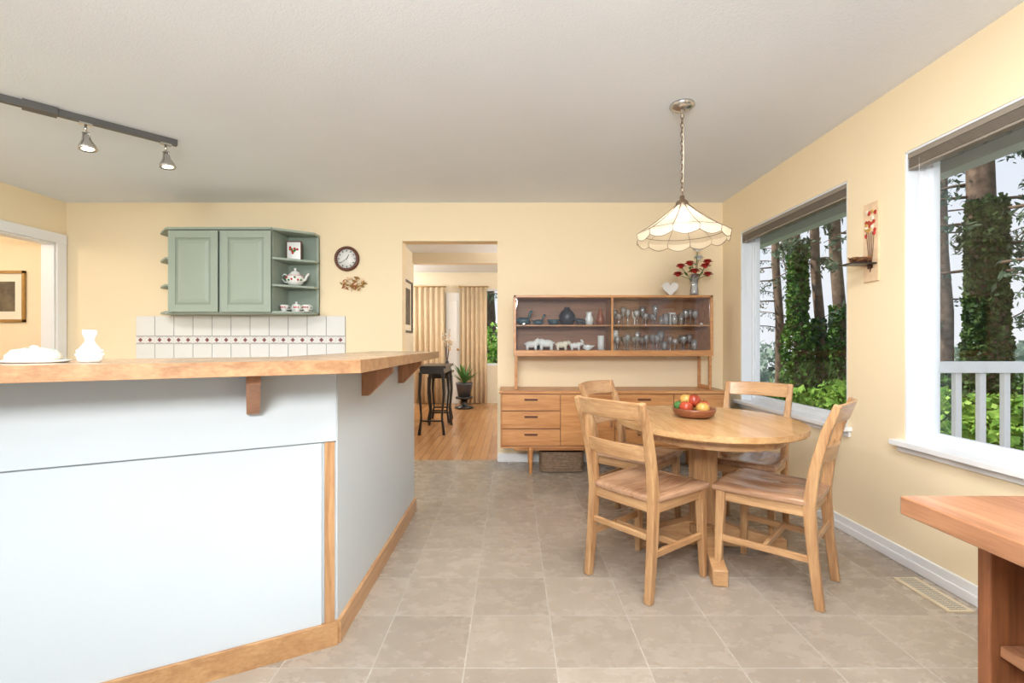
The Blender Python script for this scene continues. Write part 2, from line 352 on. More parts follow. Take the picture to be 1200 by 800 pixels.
def tree(x,y,r,h=9,ivy=0,ih=3.5,branches=26,bl=2.0,mat='needle',bz=1.6,dens=70,sp=.07,im='ivy'):
    root=bpy.data.objects.new('conifer_tree',None); S.collection.objects.link(root); root.location=(0,0,0)
    b=B(); pts=[];sec=[]
    for i in range(9):
        t=i/8; pts.append((x+.06*math.sin(i*1.3),y+.05*math.cos(i*1.7),-1.3+t*(h+1.3))); rr=r*(1-.4*t); sec.append((rr,rr))
    b.loft(pts,sec,'bark',n=12)
    P=[]
    for k in range(branches):
        z=bz+(h-bz)*k/branches+random.uniform(-.15,.15); az=random.uniform(0,6.283); ln=bl*random.uniform(.5,1.15)
        dx,dy=math.cos(az),math.sin(az); path=[]
        for j in range(6):
            t=j/5; path.append((x+dx*(r*.5+ln*t),y+dy*(r*.5+ln*t),z-.33*t*t*ln+.1*t))
        b.loft(path,[(.025*(1-.8*j/5),.025*(1-.8*j/5)) for j in range(6)],'bark',n=5)
        for j in range(dens):
            t=random.uniform(.15,1.05); w=.15*(1.1-t*.6)*ln/2
            P.append((x+dx*(ln*t)-dy*random.gauss(0,w),y+dy*(ln*t)+dx*random.gauss(0,w),z-.33*t*t*ln+.1*t-abs(random.gauss(0,.11))))
    b.done('trunk',parent=root)
    leafobj('needles',P,.05,mat,root,3.0,.35)
    if ivy:
        n=ivy; th=rng.uniform(0,6.283,n); zz=-1.2+(ih+1.2)*rng.uniform(0,1,n)**.9
        lump=1+.35*np.sin(zz*3+th*2)+.25*np.sin(zz*7.3+x)
        R=r*rng.uniform(.85,1.1,n)+sp*lump*rng.uniform(.1,1,n)*(1.8-1.5*(zz+1.2)/(ih+1.2))
        leafobj('ivy',np.stack([x+R*np.cos(th),y+R*np.sin(th),zz],1),.075,im,root,1.1)
tree(5.5,9.2,.12,9,5500,3.0,12,1.3,bz=2.6,dens=80,sp=.13)
tree(6.02,9.4,.10,9,2500,1.6,12,1.3,bz=2.6,dens=80,sp=.1)
tree(6.75,9.9,.13,10,3000,1.9,12,1.4,bz=2.8,dens=80)
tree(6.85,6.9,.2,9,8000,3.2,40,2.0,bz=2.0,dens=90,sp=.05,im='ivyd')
tree(9.9,8.4,.16,10,0,2.0,30,2.0,bz=1.6,dens=90)
tree(7.5,13.5,.12,11,0,0,18,1.8,bz=1.8,mat='brownfol')
tree(9.5,19,.2,13,0,0,22,2.3,bz=1.8)
tree(15,13,.25,12,0,0,30,2.8,bz=1.0,dens=90)
tree(12.2,13.5,.18,12,0,0,22,2.2,bz=1.4,dens=80)
tree(-.8,16,.3,9,0,0,34,2.6,bz=.3)
def shrub(blobs,n,size,mat='bush'):
    P=np.concatenate([ellpts(c,r,int(n)) for c,r in blobs]); leafobj('shrub',P,size,mat,None,1.1)
bl=[]
for k in range(16): bl.append(((4.0+k*.42+random.uniform(-.2,.2),7.3+random.uniform(-.8,.8),-.38+random.uniform(-.25,.25)),(.75,.6,.7)))
shrub(bl,2400,.1)
bl=[((4.3+random.uniform(-1,5),6.2+random.uniform(-.7,.5),-.8),(.7,.6,.65)) for k in range(12)]; shrub(bl,1500,.1)
bl=[((5.4+k*.55,5.2+random.uniform(-.5,.6),-.5+random.uniform(-.15,.2)),(.6,.6,.8)) for k in range(9)]; shrub(bl,2200,.1)
bl=[((7+k*1.6,12.3+random.uniform(-1,1),-.5+random.uniform(-.4,.5)),(1.1,1,.9)) for k in range(7)]; shrub(bl,1500,.16,'ivy')
bl=[((8+k*2.8,26+random.uniform(-2,2),-.8+random.uniform(-.4,1.2)),(2.4,1.5,1.7)) for k in range(16)]; shrub(bl,1100,.3,'far')
bl=[((-3+k*1.2,13,.2),(1.2,1,1.4)) for k in range(5)]; shrub(bl,1500,.14,'bush')
simple('ground_far_side',[(-8,2.15,9.1,40,-1.3,-1.2)],'ground')
# ------------------------------------------------------------ bar peninsula
d=Vector((-.877,-.48)); d.normalize(); nrm=Vector((.48,-.877)); nrm.normalize()
C=Vector((-.655,1.776)); A=Vector((-.655,3.17)); Ln=2.7
def cornr(o,xr):
    P=C+nrm*o; t=(xr-P.x)/d.x; return P+d*t
Lf=C+d*Ln
b=B()
Ci=cornr(-.14,-.795)
b.prism([tuple(A),(-.795,3.17),tuple(Ci),tuple(Lf-nrm*.14),tuple(Lf),tuple(C)],0,1.012,'bar')
TN=Matrix(((d.x,nrm.x,0,C.x),(d.y,nrm.y,0,C.y),(0,0,1,0),(0,0,0,1)))
b.box(.0,Ln,0,.008,.75,1.012,'bar',TN); b.box(.05,Ln,0,.008,.085,.745,'bar',TN)
b.box(.0,Ln,0,.002,.744,.751,'gap',TN)
b.box(.006,.04,0,.014,.085,.748,'oak',TN)
b.box(-.004,Ln,0,.02,0,.085,'oaktrim',TN)
b.box(-.655,-.635,1.772,3.175,0,.085,'oaky'); b.box(-.655,-.649,1.776,3.17,.085,1.012,'bar')
E2=cornr(.28,-.49); I2=cornr(-.25,-.93); tl=3.21
T0,T1=1.014,1.057
outer=[(-.49,tl),tuple(E2),tuple(C+d*Ln+nrm*.28),tuple(C+d*Ln-nrm*.25),tuple(I2),(-.93,tl)]
b.prism(outer,T0,T1,'cedge',top='ctop')
def bracket(T,s=1,pr=.13):
    poly=[(0,1.012),(pr,1.012),(pr,.987),(.03,1.012-.127*s),(0,1.012-.127*s)]
    vs=[(s_,y,z) for s_ in(-.02,.02) for y,z in poly]
    b.add(vs,[(0,1,2,3,4),(9,8,7,6,5)]+[(i,(i+1)%5,5+(i+1)%5,5+i) for i in range(5)],'brk',False,T)
bracket(TN@Matrix.Translation((.27,0.008,0)),1.1,.2); bracket(TN@Matrix.Translation((1.5,0.008,0)),1.1,.2)
TR=Matrix(((0,1,0,-.649),(1,0,0,0),(0,0,1,0),(0,0,0,1)))
bracket(TR@Matrix.Translation((2.08,0,0))); bracket(TR@Matrix.Translation((2.74,0,0)))
b.done('breakfast_bar',bevel=.003)
b=B(); b.box(-4.0,-1.56,3.9,BW-.001,.1,.87,'sage'); b.box(-4.0,-1.56,3.96,BW-.001,0,.1,'gap'); b.box(-4.02,-1.54,3.86,BW-.001,.87,.91,'counterlam')
for k in range(5): b.box(-3.98+k*.485,-3.98+k*.485+.465,3.88,3.9,.14,.84,'sage')
b.done('kitchen_base_cabinet',bevel=.004)
# backsplash
b=B(); x0,x1=-3.52,-1.56
nx=11; tw=(x1-x0)/nx
for i in range(nx):
    xa=x0+i*tw
    b.box(xa+.003,xa+tw-.003,BW-.009,BW-.001,1.183,1.366,'tile')
    b.box(xa+.003,xa+tw-.003,BW-.009,BW-.001,.92,1.105,'tile')
    for j in range(2):
        xb=xa+j*tw/2; b.box(xb+.001,xb+tw/2-.001,BW-.009,BW-.001,1.11,1.178,'tile')
        cx=xb+tw/4
        b.box(cx-.034,cx+.034,BW-.0098,BW-.009,1.116,1.119,'maroon'); b.box(cx-.034,cx+.034,BW-.0098,BW-.009,1.169,1.172,'maroon')
        b.add([(cx-.021,BW-.0105,1.144),(cx,BW-.0105,1.123),(cx+.021,BW-.0105,1.144),(cx,BW-.0105,1.165)],[(0,1,2,3)],'maroon')
b.box(x0,x1,BW-.006,BW-.0005,.915,1.366,'gap'); b.done('backsplash_tiles')
# ------------------------------------------------------------ wall cabinet
b=B(); X0,X1=-2.99,-2.09; Yf=4.15; Z0,Z1=1.375,2.10; Yb=BW-.002
b.box(X0,X1,Yf+.02,Yb,Z0,Z1,'sage')
b.box(X0-.005,X1+.005,Yf-.01,Yb,Z1,Z1+.02,'sage')
for (a,c) in((X0+.004,X0+.435),(X0+.46,X1-.004)):
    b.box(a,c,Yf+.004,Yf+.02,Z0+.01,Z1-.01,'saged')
    w=.062
    b.box(a,a+w,Yf-.004,Yf+.02,Z0+.01,Z1-.01,'sage'); b.box(c-w,c,Yf-.004,Yf+.02,Z0+.01,Z1-.01,'sage')
    b.box(a+w,c-w,Yf-.004,Yf+.02,Z0+.01,Z0+.01+w,'sage'); b.box(a+w,c-w,Yf-.004,Yf+.02,Z1-.01-w,Z1-.01,'sage')
    q=w+.02; b.add([(a+q,Yf+.004,Z0+.01+q),(c-q,Yf+.004,Z0+.01+q),(c-q,Yf+.004,Z1-.01-q),(a+q,Yf+.004,Z1-.01-q),
       (a+q+.03,Yf-.004,Z0+.04+q),(c-q-.03,Yf-.004,Z0+.04+q),(c-q-.03,Yf-.004,Z1-.04-q),(a+q+.03,Yf-.004,Z1-.04-q)],
       [(4,5,6,7),(0,1,5,4),(1,2,6,5),(2,3,7,6),(3,0,4,7)],'sage')
for sx,xe in((X1,-1.80),(X0,-3.20)):
    s_=1 if xe>sx else -1
    poly=[(sx,Yf+.01),(sx+s_*.03,Yf+.01),(xe,Yb-.13),(xe,Yb),(sx,Yb)]
    if s_<0: poly=poly[::-1]
    for z in(Z0,Z0+.235,Z0+.47,Z1-.0):
        b.prism(poly,z,z+.018,'sage')
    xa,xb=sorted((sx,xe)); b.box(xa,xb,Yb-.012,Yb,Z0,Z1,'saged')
    b.box(min(xe,xe-s_*.02),max(xe,xe-s_*.02),Yb-.035,Yb,Z0,Z1,'sage')
b.done('wall_cabinet',bevel=.002)
def teapot(name,x,y,z,s):
    b=B(); b.lathe([(.0,0),(.045,0),(.075,.03),(.085,.065),(.075,.1),(.045,.125),(.04,.13)],(0,0,0),'ceramic')
    b.lathe([(.046,.128),(.035,.14),(.012,.15),(.008,.158),(.014,.168),(.008,.178),(.0005,.18)],(0,0,0),'ceramic')
    b.loft([(.07,0,.05),(.1,0,.065),(.115,0,.1),(.135,0,.125)],[(.018,.018),(.013,.013),(.01,.01),(.008,.008)],'ceramic')
    b.tube([(-.07,0,.1),(-.105,0,.12),(-.13,0,.1),(-.125,0,.065),(-.1,0,.04),(-.07,0,.035)],.007,'ceramic')
    for k in range(7): 
        a=-2.6+k*.35; b.ell((.083*math.cos(a),.083*math.sin(a),.065+.015*math.sin(k*2)),(.011,.006,.011),'red' if k%2 else 'green',n=8,mm=5)
    b.lathe([(.0765,.099),(.0765,.103),(.0755,.103)],(0,0,0),'red')
    o=b.done(name,(x,y,z)); o.scale=(s,s,s); return o
teapot('teapot',-1.965,4.33,Z0+.254,.92)
b=B()
for dx in(-.06,.035,.1):
    b.lathe([(.0,0),(.03,0),(.034,.004),(.0,.004)],(dx,0,0),'ceramic',16); b.lathe([(.012,.004),(.024,.02),(.03,.05),(.028,.05),(.02,.02),(.005,.01)],(dx,0,0),'ceramic',16)
    b.tube([(dx+.026,0,.042),(dx+.045,0,.038),(dx+.042,0,.02),(dx+.024,0,.018)],.003,'ceramic',6)
    for a in(-2,-1.5,-1): b.ell((dx+.028*math.cos(a),.028*math.sin(a),.032),(.006,.004,.006),'red',n=6,mm=4)
b.lathe([(.0,0),(.03,0),(.04,.03),(.03,.055),(.006,.065),(.01,.075),(.0005,.08)],(-.0,.06,0),'ceramic',16)
o=b.done('teacup_set',(-1.97,4.29,Z0+.019)); o.scale=(1.25,1.25,1.25)
b=B(); b.box(-.07,.07,0,.012,0,.18,'brown'); b.box(-.06,.06,-.003,0,.01,.17,'ceramic')
for k in range(9): b.ell((random.uniform(-.035,.035),-.004,.05+random.uniform(0,.08)),(.012,.002,.012),'red' if k%3 else 'green',n=8,mm=4)
b.done('framed_floral_card',(-1.99,4.36,Z0+.489))
b=B(); b.lathe([(.0,0),(.02,0),(.03,.03),(.014,.07),(.018,.09),(.016,.09),(.0,.06)],(0,0,0),'amber',14); b.done('small_jar',(-3.07,4.32,Z0+.254))
b=B(); b.lathe([(.0,0),(.022,0),(.025,.03),(.02,.06),(.01,.07),(.0005,.085)],(0,0,0),'ceramic',14); b.done('salt_shaker',(-3.07,4.32,Z0+.019))
# clock
b=B(); T=Matrix.Translation((-1.544,BW,1.902))@Matrix.Rotation(math.pi/2,4,'X')
b.lathe([(.0,.012),(.09,.012),(.09,.03),(.1,.036),(.113,.03),(.118,.012),(.116,0.001),(0,.001)],(0,0,0),'brown',40,T=T)
b.lathe([(.0005,.014),(.091,.014),(.091,.0145),(.0005,.0145)],(0,0,0),'ceramic',40,T=T)
for k in range(12):
    a=k*math.pi/6; R_=T@Matrix.Rotation(a,4,'Z'); b.box(-.004,.004,.066,.082,.0146,.017,'black',R_)
b.box(-.003,.003,-.01,.045,.017,.019,'black',T@Matrix.Rotation(-.5,4,'Z')); b.box(-.002,.002,-.015,.065,.019,.021,'black',T@Matrix.Rotation(2.2,4,'Z'))
b.done('wall_clock')
b=B()
for k in range(34):
    a=random.uniform(0,6.283); r=random.uniform(.03,1)**.6; cx=r*.115*math.cos(a); cz=r*.06*math.sin(a)+.01
    t=random.uniform(0,6.28); l=.024; u=(math.cos(t)*l,math.sin(t)*l); v=(-math.sin(t)*l*.4,math.cos(t)*l*.4); y=-.012-random.uniform(0,.015)
    b.add([(cx-u[0],y,cz-u[1]),(cx+v[0],y-.006,cz+v[1]),(cx+u[0],y,cz+u[1]),(cx-v[0],y-.006,cz-v[1])],[(0,1,2,3)],['gold','pinkprint','amber','gold'][k%4])
for k in range(9):
    a=k*.7+.3; b.tube([(0,-.004,-.01),(.05*math.cos(a),-.01,.03*math.sin(a)),(.11*math.cos(a),-.012,.07*math.sin(a))],.002,'gold',5)
b.ell((0,-.01,0),(.02,.01,.02),'amber',n=8,mm=5)
b.done('dried_flower_wall_ornament',(-1.48,BW-.001,1.66))
# ------------------------------------------------------------ sideboard
b=B(); x0,x1=-.108,1.84; yf=4.04; yb=4.465
b.box(x0,x1,yf,yb,.685,.708,'teak'); b.box(x0+.01,x1-.01,yf+.02,yb,.23,.685,'teakd'); 
b.box(x0+.01,x0+.02,yf+.005,yb,.23,.685,'teak'); b.box(x1-.02,x1-.01,yf+.005,yb,.23,.685,'teak'); b.box(x0+.01,x1-.01,yf+.005,yb,.225,.24,'teak')
bays=[(-.088,.41),(.41,.87),(.87,1.37),(1.37,1.82)]
for i,(a,c) in enumerate(bays):
    if i in(0,2):
        for (za,zb) in((.243,.385),(.39,.535),(.54,.68)):
            b.box(a+.003,c-.003,yf+.004,yf+.02,za+.003,zb-.002,'teak')
            xm=(a+c)/2; zm=zb-.045
            b.box(xm-.055,xm+.055,yf-.001,yf+.004,zm-.009,zm+.009,'brown'); b.box(xm-.06,xm+.06,yf-.012,yf+.004,zm+.008,zm+.016,'teak')
    else:
        b.box(a+.003,c-.003,yf+.004,yf+.02,.246,.678,'teak')
        xh=c-.03 if i==1 else a+.03
        b.box(xh-.008,xh+.008,yf-.012,yf+.004,.4,.55,'teakd')
for x in(.16,.9,1.62):
    for y in(yf+.03,yb-.05):
        b.cyl((x,y,.23),(x,y,.0),.022,.012,'teak',12)
b.box(.02,1.75,yf+.03,yf+.05,.2,.23,'teak'); b.box(.02,1.75,yb-.07,yb-.05,.2,.23,'teak')
b.done('sideboard',bevel=.002)
# hutch
HX0,HX1=.015,1.755; HY0,HY1=4.17,4.46; HZ0,HZ1=1.0,1.532
b=B()
b.box(HX0,HX1,HY0,HY1,HZ1-.02,HZ1,'teak'); b.box(HX0,HX1,HY0-.005,HY1,HZ0,HZ0+.05,'teak')
b.box(HX0,HX0+.02,HY0,HY1,HZ0,HZ1,'teak'); b.box(HX1-.02,HX1,HY0,HY1,HZ0,HZ1,'teak')
b.box(HX0+.02,HX1-.02,HY1-.01,HY1,HZ0,HZ1,'teakd'); b.box(HX0+.02,HX1-.02,HY0+.03,HY1-.01,1.262,1.274,'teak')
b.box(.87,.885,HY0+.005,HY1-.01,HZ0+.05,HZ1-.02,'teak')
b.box(HX0+.02,.9,HY0+.006,HY0+.01,HZ0+.05,HZ1-.02,'cabglass'); b.box(.86,HX1-.02,HY0+.018,HY0+.022,HZ0+.05,HZ1-.02,'cabglass')
b.box(.868,.878,HY0,HY0+.014,HZ0+.05,HZ1-.02,'teak')
for xq in(HX0+.09,1.66): b.lathe([(.0005,0),(.012,0),(.012,.003),(.0005,.003)],(0,0,0),'nickel',14,T=Matrix.Translation((xq,HY0+(.006 if xq<1 else .018),1.28))@Matrix.Rotation(math.pi/2,4,'X'))
for x,t in((HX0+.02,0),(HX1-.02,0)):
    b.beam((x,HY0+.02,.709),(x,HY0+.02,HZ0),.022,.03,'teak'); b.beam((x,HY1-.03,.709),(x,HY1-.03,HZ0),.022,.03,'teak')
    b.box(x-.009,x+.009,HY0+.02,HY1-.03,.709,.74,'teak')
b.done('display_hutch',bevel=.002)
zl,zu=HZ0+.0505,1.2745
def goose(name,x,z,s,mat,flip=1,y=4.3):
    b=B(); b.ell((0,0,.035),(.06,.03,.033),mat); b.loft([(.035,0,.045),(.055,0,.075),(.06,0,.105),(.07,0,.115)],[(.016,.016),(.011,.011),(.011,.011),(.013,.013)],mat)
    b.ell((.072,0,.117),(.018,.013,.013),mat,n=10,mm=6); b.cyl((.085,0,.116),(.105,0,.11),.006,.002,'amber',8)
    b.cyl((-.045,0,.04),(-.085,0,.055),.018,.003,mat,8); b.lathe([(.03,0),(.03,.006),(.0,.006)],(0,0,0),mat,14)
    o=b.done(name,(x,y,z)); o.scale=(s*flip,s,s)
def bear(name,x,z,s,mat,flip=1,y=4.27):
    b=B(); b.ell((0,0,.06),(.065,.034,.036),mat); b.ell((.045,0,.07),(.035,.03,.034),mat)
    b.ell((.082,0,.082),(.026,.021,.021),mat); b.ell((.105,0,.076),(.014,.01,.009),mat,n=8,mm=5)
    for sy in(-1,1):
        b.ell((.078,sy*.016,.102),(.006,.005,.008),mat,n=6,mm=4)
        for sx in(-.042,.045): b.cyl((sx,sy*.018,.055),(sx+.004,sy*.02,0),.016,.013,mat,8); 
    b.ell((-.065,0,.068),(.009,.007,.007),mat,n=6,mm=4)
    o=b.done(name,(x,y,z)); o.scale=(s*flip,s,s)
goose('goose_figurine',.1,zu,1.0,'teal',1,4.25); goose('goose_figurine',.12,zu,.6,'slate',-1,4.38); goose('goose_figurine',.235,zu,.75,'teal',1,4.27)
b=B(); b.lathe([(.0,0),(.04,0),(.07,.04),(.075,.09),(.05,.13),(.022,.15),(.03,.165),(.026,.165),(.0,.12)],(0,0,0),'slate'); b.done('pottery_vase',(.5,4.34,zu))
b=B(); b.lathe([(.0,0),(.03,0),(.04,.05),(.025,.1),(.03,.12),(.026,.12),(.0,.1)],(0,0,0),'ceramic'); b.done('pottery_vase',(.7,4.34,zu))
b=B(); b.lathe([(.0,0),(.03,0),(.042,.02),(.06,.05),(.056,.05),(.035,.02),(.0,.01)],(0,0,0),'teal'); b.done('pottery_bowl',(.37,4.28,zu))
bear('bear_figurine',.17,zl,.85,'ceramic',1); bear('bear_figurine',.31,zl,1.0,'ceramic',-1); bear('bear_figurine',.44,zl,.8,'cream',1); bear('bear_figurine',.56,zl,.7,'ceramic',1,4.25); bear('bear_figurine',.61,zu,.6,'slate',-1,4.24)
bear('bear_figurine',.25,zl,.6,'slate',1,4.38); bear('bear_figurine',.5,zl,.6,'amber',-1,4.38)
goose('goose_figurine',.68,zl,.75,'ceramic',-1)
b=B(); b.lathe([(.0,0),(.03,0),(.03,.13),(.026,.13),(.0,.1)],(0,0,0),'ceramic'); b.done('white_tumbler',(.8,4.3,zl))
b=B(); b.lathe([(.0,0),(.025,0),(.04,.04),(.025,.1),(.012,.13),(.016,.15),(.0,.15)],(0,0,0),'amber'); b.done('amber_bottle',(.8,4.33,zu))
b=B()
for z in(zl,zu):
    x=.94
    while x<1.7:
        for y in(4.25,4.36):
            h=random.uniform(.1,.18); r=random.uniform(.024,.036)
            if random.random()<.6: pr=[(.0005,0),(r*.8,0),(r*.8,.004),(.004,.008),(.004,h*.45),(r*.7,h*.55),(r,h*.8),(r*.9,h)]
            else: pr=[(.0005,0),(r*.8,0),(r,h*.7),(r*.97,h*.7)]
            b.lathe(pr,(x+random.uniform(-.01,.01),y,z),'ceramic' if random.random()<.15 else 'crystal',14)
        x+=.085
b.done('glassware_collection')
b=B(); poly=[]
for k in range(40):
    t=2*math.pi*k/40; poly.append((.0045*16*math.sin(t)**3,.0045*(13*math.cos(t)-5*math.cos(2*t)-2*math.cos(3*t)-math.cos(4*t))+.0765))
b.prism(poly[::-1],-.02,.02,'ceramic',T=XZ); b.done('heart_ornament',(1.43,4.33,HZ1),bevel=.014,seg=4)
b=B(); b.lathe([(.0005,0),(.035,0),(.04,.03),(.032,.1),(.045,.2),(.04,.2),(.028,.1),(.034,.03),(.0005,.012)],(0,0,0),'crystal')
fl=[(-.12,0,.27,'red'),(-.05,-.03,.29,'red'),(-.14,.02,.2,'red'),(.09,-.02,.27,'red'),(.13,.02,.2,'red'),(.03,0,.42,'ceramic'),(.12,0,.31,'red'),(-.01,-.04,.22,'red'),(.05,.03,.35,'ceramic')]
for (x,y,z,c) in fl:
    b.tube([(0,0,.04),(x*.3,y*.3,.16),(x,y,z)],.003,'green',5)
    for ring,(n,rr,tl) in enumerate(((12,.052,.1),(12,.045,.5),(10,.034,.9),(7,.024,1.2))):
        for k in range(n):
            a=2*math.pi*k/n+ring*.3; dr=Vector((math.cos(a)*math.cos(tl),math.sin(a)*math.cos(tl)*.8-.25,math.sin(tl))); sd=Vector((-math.sin(a),math.cos(a),.3))*rr*.34
            p0=Vector((x,y,z)); b.add([p0,p0+dr*rr*.6+sd,p0+dr*rr,p0+dr*rr*.6-sd],[(0,1,2,3)],c)
    b.ell((x,y,z+.004),(.024,.024,.022),c,n=8,mm=5)
for k in range(26):
    a=random.uniform(0,6.28); r=random.uniform(.02,.11); z=random.uniform(.17,.32); p0=Vector((r*math.cos(a),r*math.sin(a)*.6,z)); dr=Vector((math.cos(a),math.sin(a),random.uniform(-.6,.6)))*.045; sd=Vector((-math.sin(a),math.cos(a),.3))*.012
    b.add([p0,p0+dr*.5+sd,p0+dr,p0+dr*.5-sd],[(0,1,2,3)],'green')
b.done('flower_vase',(1.64,4.3,HZ1),recalc=False)
b=B(); w,dd,h=.36,.22,.17
for k in range(11):
    z=.012+k*.0155; pts=[]; nseg=48
    for j in range(nseg):
        t=2*math.pi*j/nseg; ct,st=math.cos(t),math.sin(t)
        q=(abs(ct)**(2/8)*(1 if ct>0 else -1),abs(st)**(2/8)*(1 if st>0 else -1)); wv=1+.012*(1 if (j+k)%2 else -1)
        pts.append((q[0]*w/2*wv,q[1]*dd/2*wv,z))
    b.loft(pts,(.009,.009),'wicker',closed=True,n=5)
b.box(-w/2+.01,w/2-.01,-dd/2+.01,dd/2-.01,0.002,.16,'brown')
b.done('wicker_basket',(.43,4.22,0.002))
# ------------------------------------------------------------ dining table
TX,TY,TH=1.035,2.56,.71
b=B()
def ellp(rx,ry,n=72): return [(rx*math.cos(2*math.pi*k/n),ry*math.sin(2*math.pi*k/n)) for k in range(n)]
b.prism(ellp(.46,.53),TH-.03,TH,'ttop'); b.prism(ellp(.44,.51),TH-.038,TH-.03,'oakx')
b.prism(ellp(.36,.43),TH-.085,TH-.038,'oakx')
cx,cy=-.0,.03
poly=[(cx+.062*sx*q1,cy+.062*sy*q2) for sx,sy,q1,q2 in((1,1,1,.7),(1,1,.7,1),(-1,1,.7,1),(-1,1,1,.7),(-1,-1,1,.7),(-1,-1,.7,1),(1,-1,.7,1),(1,-1,1,.7))]
b.prism(poly,.04,TH-.08,'oak')
b.prism([(cx+x*1.35,cy+y*1.35) for x,y in[(p[0]-cx,p[1]-cy) for p in poly]],.1,.15,'oak'); 
b.box(cx-.25,cx+.25,cy-.04,cy+.04,TH-.12,TH-.08,'oakx'); b.box(cx-.04,cx+.04,cy-.25,cy+.25,TH-.12,TH-.08,'oakx')
for (dx,dy,l) in((-.2,-.98,.42),(.98,-.1,.42),(.3,.95,.42),(-.98,.1,.36)):
    v=Vector((dx,dy)).normalized(); u=Vector((-v.y,v.x))
    prof=[(.03,.03),(.03,.16),(.1,.155),(.25,.11),(l-.05,.085),(l,.075),(l,.0),(l-.09,.0),(l-.11,.03)]
    vs=[]
    for s_ in(-.034,.034):
        for r,z in prof: vs.append((cx+v.x*r+u.x*s_,cy+v.y*r+u.y*s_,z))
    n=len(prof); b.add(vs,[tuple(range(n)),tuple(range(2*n-1,n-1,-1))]+[(i,(i+1)%n,n+(i+1)%n,n+i) for i in range(n)],'oakx')
b.done('dining_table',(TX,TY,0),bevel=.006,seg=3)
b=B(); b.lathe([(.0005,0),(.07,0),(.1,.012),(.112,.04),(.112,.05),(.106,.05),(.096,.02),(.06,.01),(.0005,.01)],(0,0,0),'bowl',36)
for x,y,z,r,c in((-.05,-.02,.052,.037,'apple'),(.03,-.045,.05,.036,'pear'),(.058,.02,.052,.036,'apple'),(-.02,.05,.05,.037,'pear'),(-.0,0,.088,.036,'apple'),(-.065,.045,.055,.028,'green'),(.02,.01,.06,.03,'pear'),(-.035,.02,.09,.034,'pear')):
    b.lathe([(.001,-r*.8),(r*.45,-r*.9),(r*.85,-r*.45),(r,.05*r),(r*.88,r*.55),(r*.5,r*.88),(r*.15,r*.8),(.001,r*.68)],(x,y,z),c,16)
    b.cyl((x,y,z+r*.68),(x+.004,y,z+r*1.15),.0018,.0015,'brown',6)
b.done('fruit_bowl',(.99,2.6,TH+.001))
# ------------------------------------------------------------ chairs
def chair(x,y,f):
    b=B()
    nx=14; ny=14; vs=[];fs=[]
    def outline(u,v):
        w=.19+.025*(v+1)/2; X=u*w*(1-.03*v*v); Y=v*.205+ .012*(1-u*u)*(1 if v>0 else -.5)
        return X,Y
    for layer in(0,1):
        for j in range(ny+1):
            for i in range(nx+1):
                u=-1+2*i/nx; v=-1+2*j/ny; X,Y=outline(u,v)
                dip=.012*math.exp(-((abs(u)-.45)**2)/.08)*math.exp(-((v+.1)**2)/.3)
                edge=.006*max(0,(max(abs(u),abs(v))-.85)/.15)
                vs.append((X,Y,.455-dip-edge if layer==0 else .424))
    q=(nx+1)*(ny+1)
    for j in range(ny):
        for i in range(nx):
            a=j*(nx+1)+i; fs.append((a,a+1,a+nx+2,a+nx+1)); fs.append((q+a+nx+1,q+a+nx+2,q+a+1,q+a))
    for i in range(nx): fs.append((i,q+i,q+i+1,i+1)); a=ny*(nx+1)+i; fs.append((a+1,q+a+1,q+a,a))
    for j in range(ny): a=j*(nx+1); fs.append((a+nx+1,q+a+nx+1,q+a,a)); a+=nx; fs.append((a,q+a,q+a+nx+1,a+nx+1))
    b.add(vs,fs,'seat',True)
    for s_ in(-1,1):
        b.loft([(s_*.172,-.225,0),(s_*.170,-.2,.22),(s_*.168,-.185,.42),(s_*.172,-.205,.58),(s_*.178,-.245,.74),(s_*.182,-.29,.86)],
               [(.016,.018),(.018,.02),(.019,.024),(.018,.021),(.016,.018),(.014,.014)],'oak',rect=True,up=(0,1,0))
        b.loft([(s_*.186,.185,0),(s_*.182,.178,.22),(s_*.178,.17,.426)],[(.014,.014),(.018,.018),(.021,.021)],'oak',rect=True,up=(0,1,0))
        b.beam((s_*.171,-.2,.2),(s_*.183,.178,.2),.018,.03,'oaky')
        b.beam((s_*.17,-.185,.4),(s_*.177,.17,.4),.02,.05,'oaky')
    b.beam((-.178,.17,.4),(.178,.17,.4),.02,.05,'oakx'); b.beam((-.168,-.185,.4),(.168,-.185,.4),.02,.05,'oakx')
    b.beam((-.172,-.01,.2),(.172,-.01,.2),.018,.028,'oakx'); b.beam((-.172,-.2,.27),(.172,-.2,.27),.016,.028,'oakx')
    def rail(z0,z1,y0,y1,bow,x0=.18,arch=0):
        n=12; vs=[];fs=[]
        for i in range(n+1):
            t=-1+2*i/n; bw=-bow*(1-t*t); ar=arch*(1-t*t)
            for (yy,z) in((y0-.009,z0),(y0+.009,z0),(y1+.009,z1+ar),(y1-.009,z1+ar)): vs.append((t*x0,yy+bw,z))
        for i in range(n):
            for j in range(4): a=i*4+j; c=i*4+(j+1)%4; fs.append((a,c,c+4,a+4))
        fs+=[(3,2,1,0),(n*4,n*4+1,n*4+2,n*4+3)]
        b.add(vs,fs,'oakx')
    rail(.78,.86,-.259,-.288,.03,.182,.004)
    rail(.60,.67,-.21,-.227,.028,.175,0)
    b.done('dining_chair',(x,y,0),math.atan2(-f[0],f[1]),bevel=.005,seg=2)
chair(.652,2.31,(.783,.622)); chair(1.234,2.266,(-.73,.68)); chair(.77,2.95,(.75,-.66)); chair(1.38,2.83,(-.66,-.75))
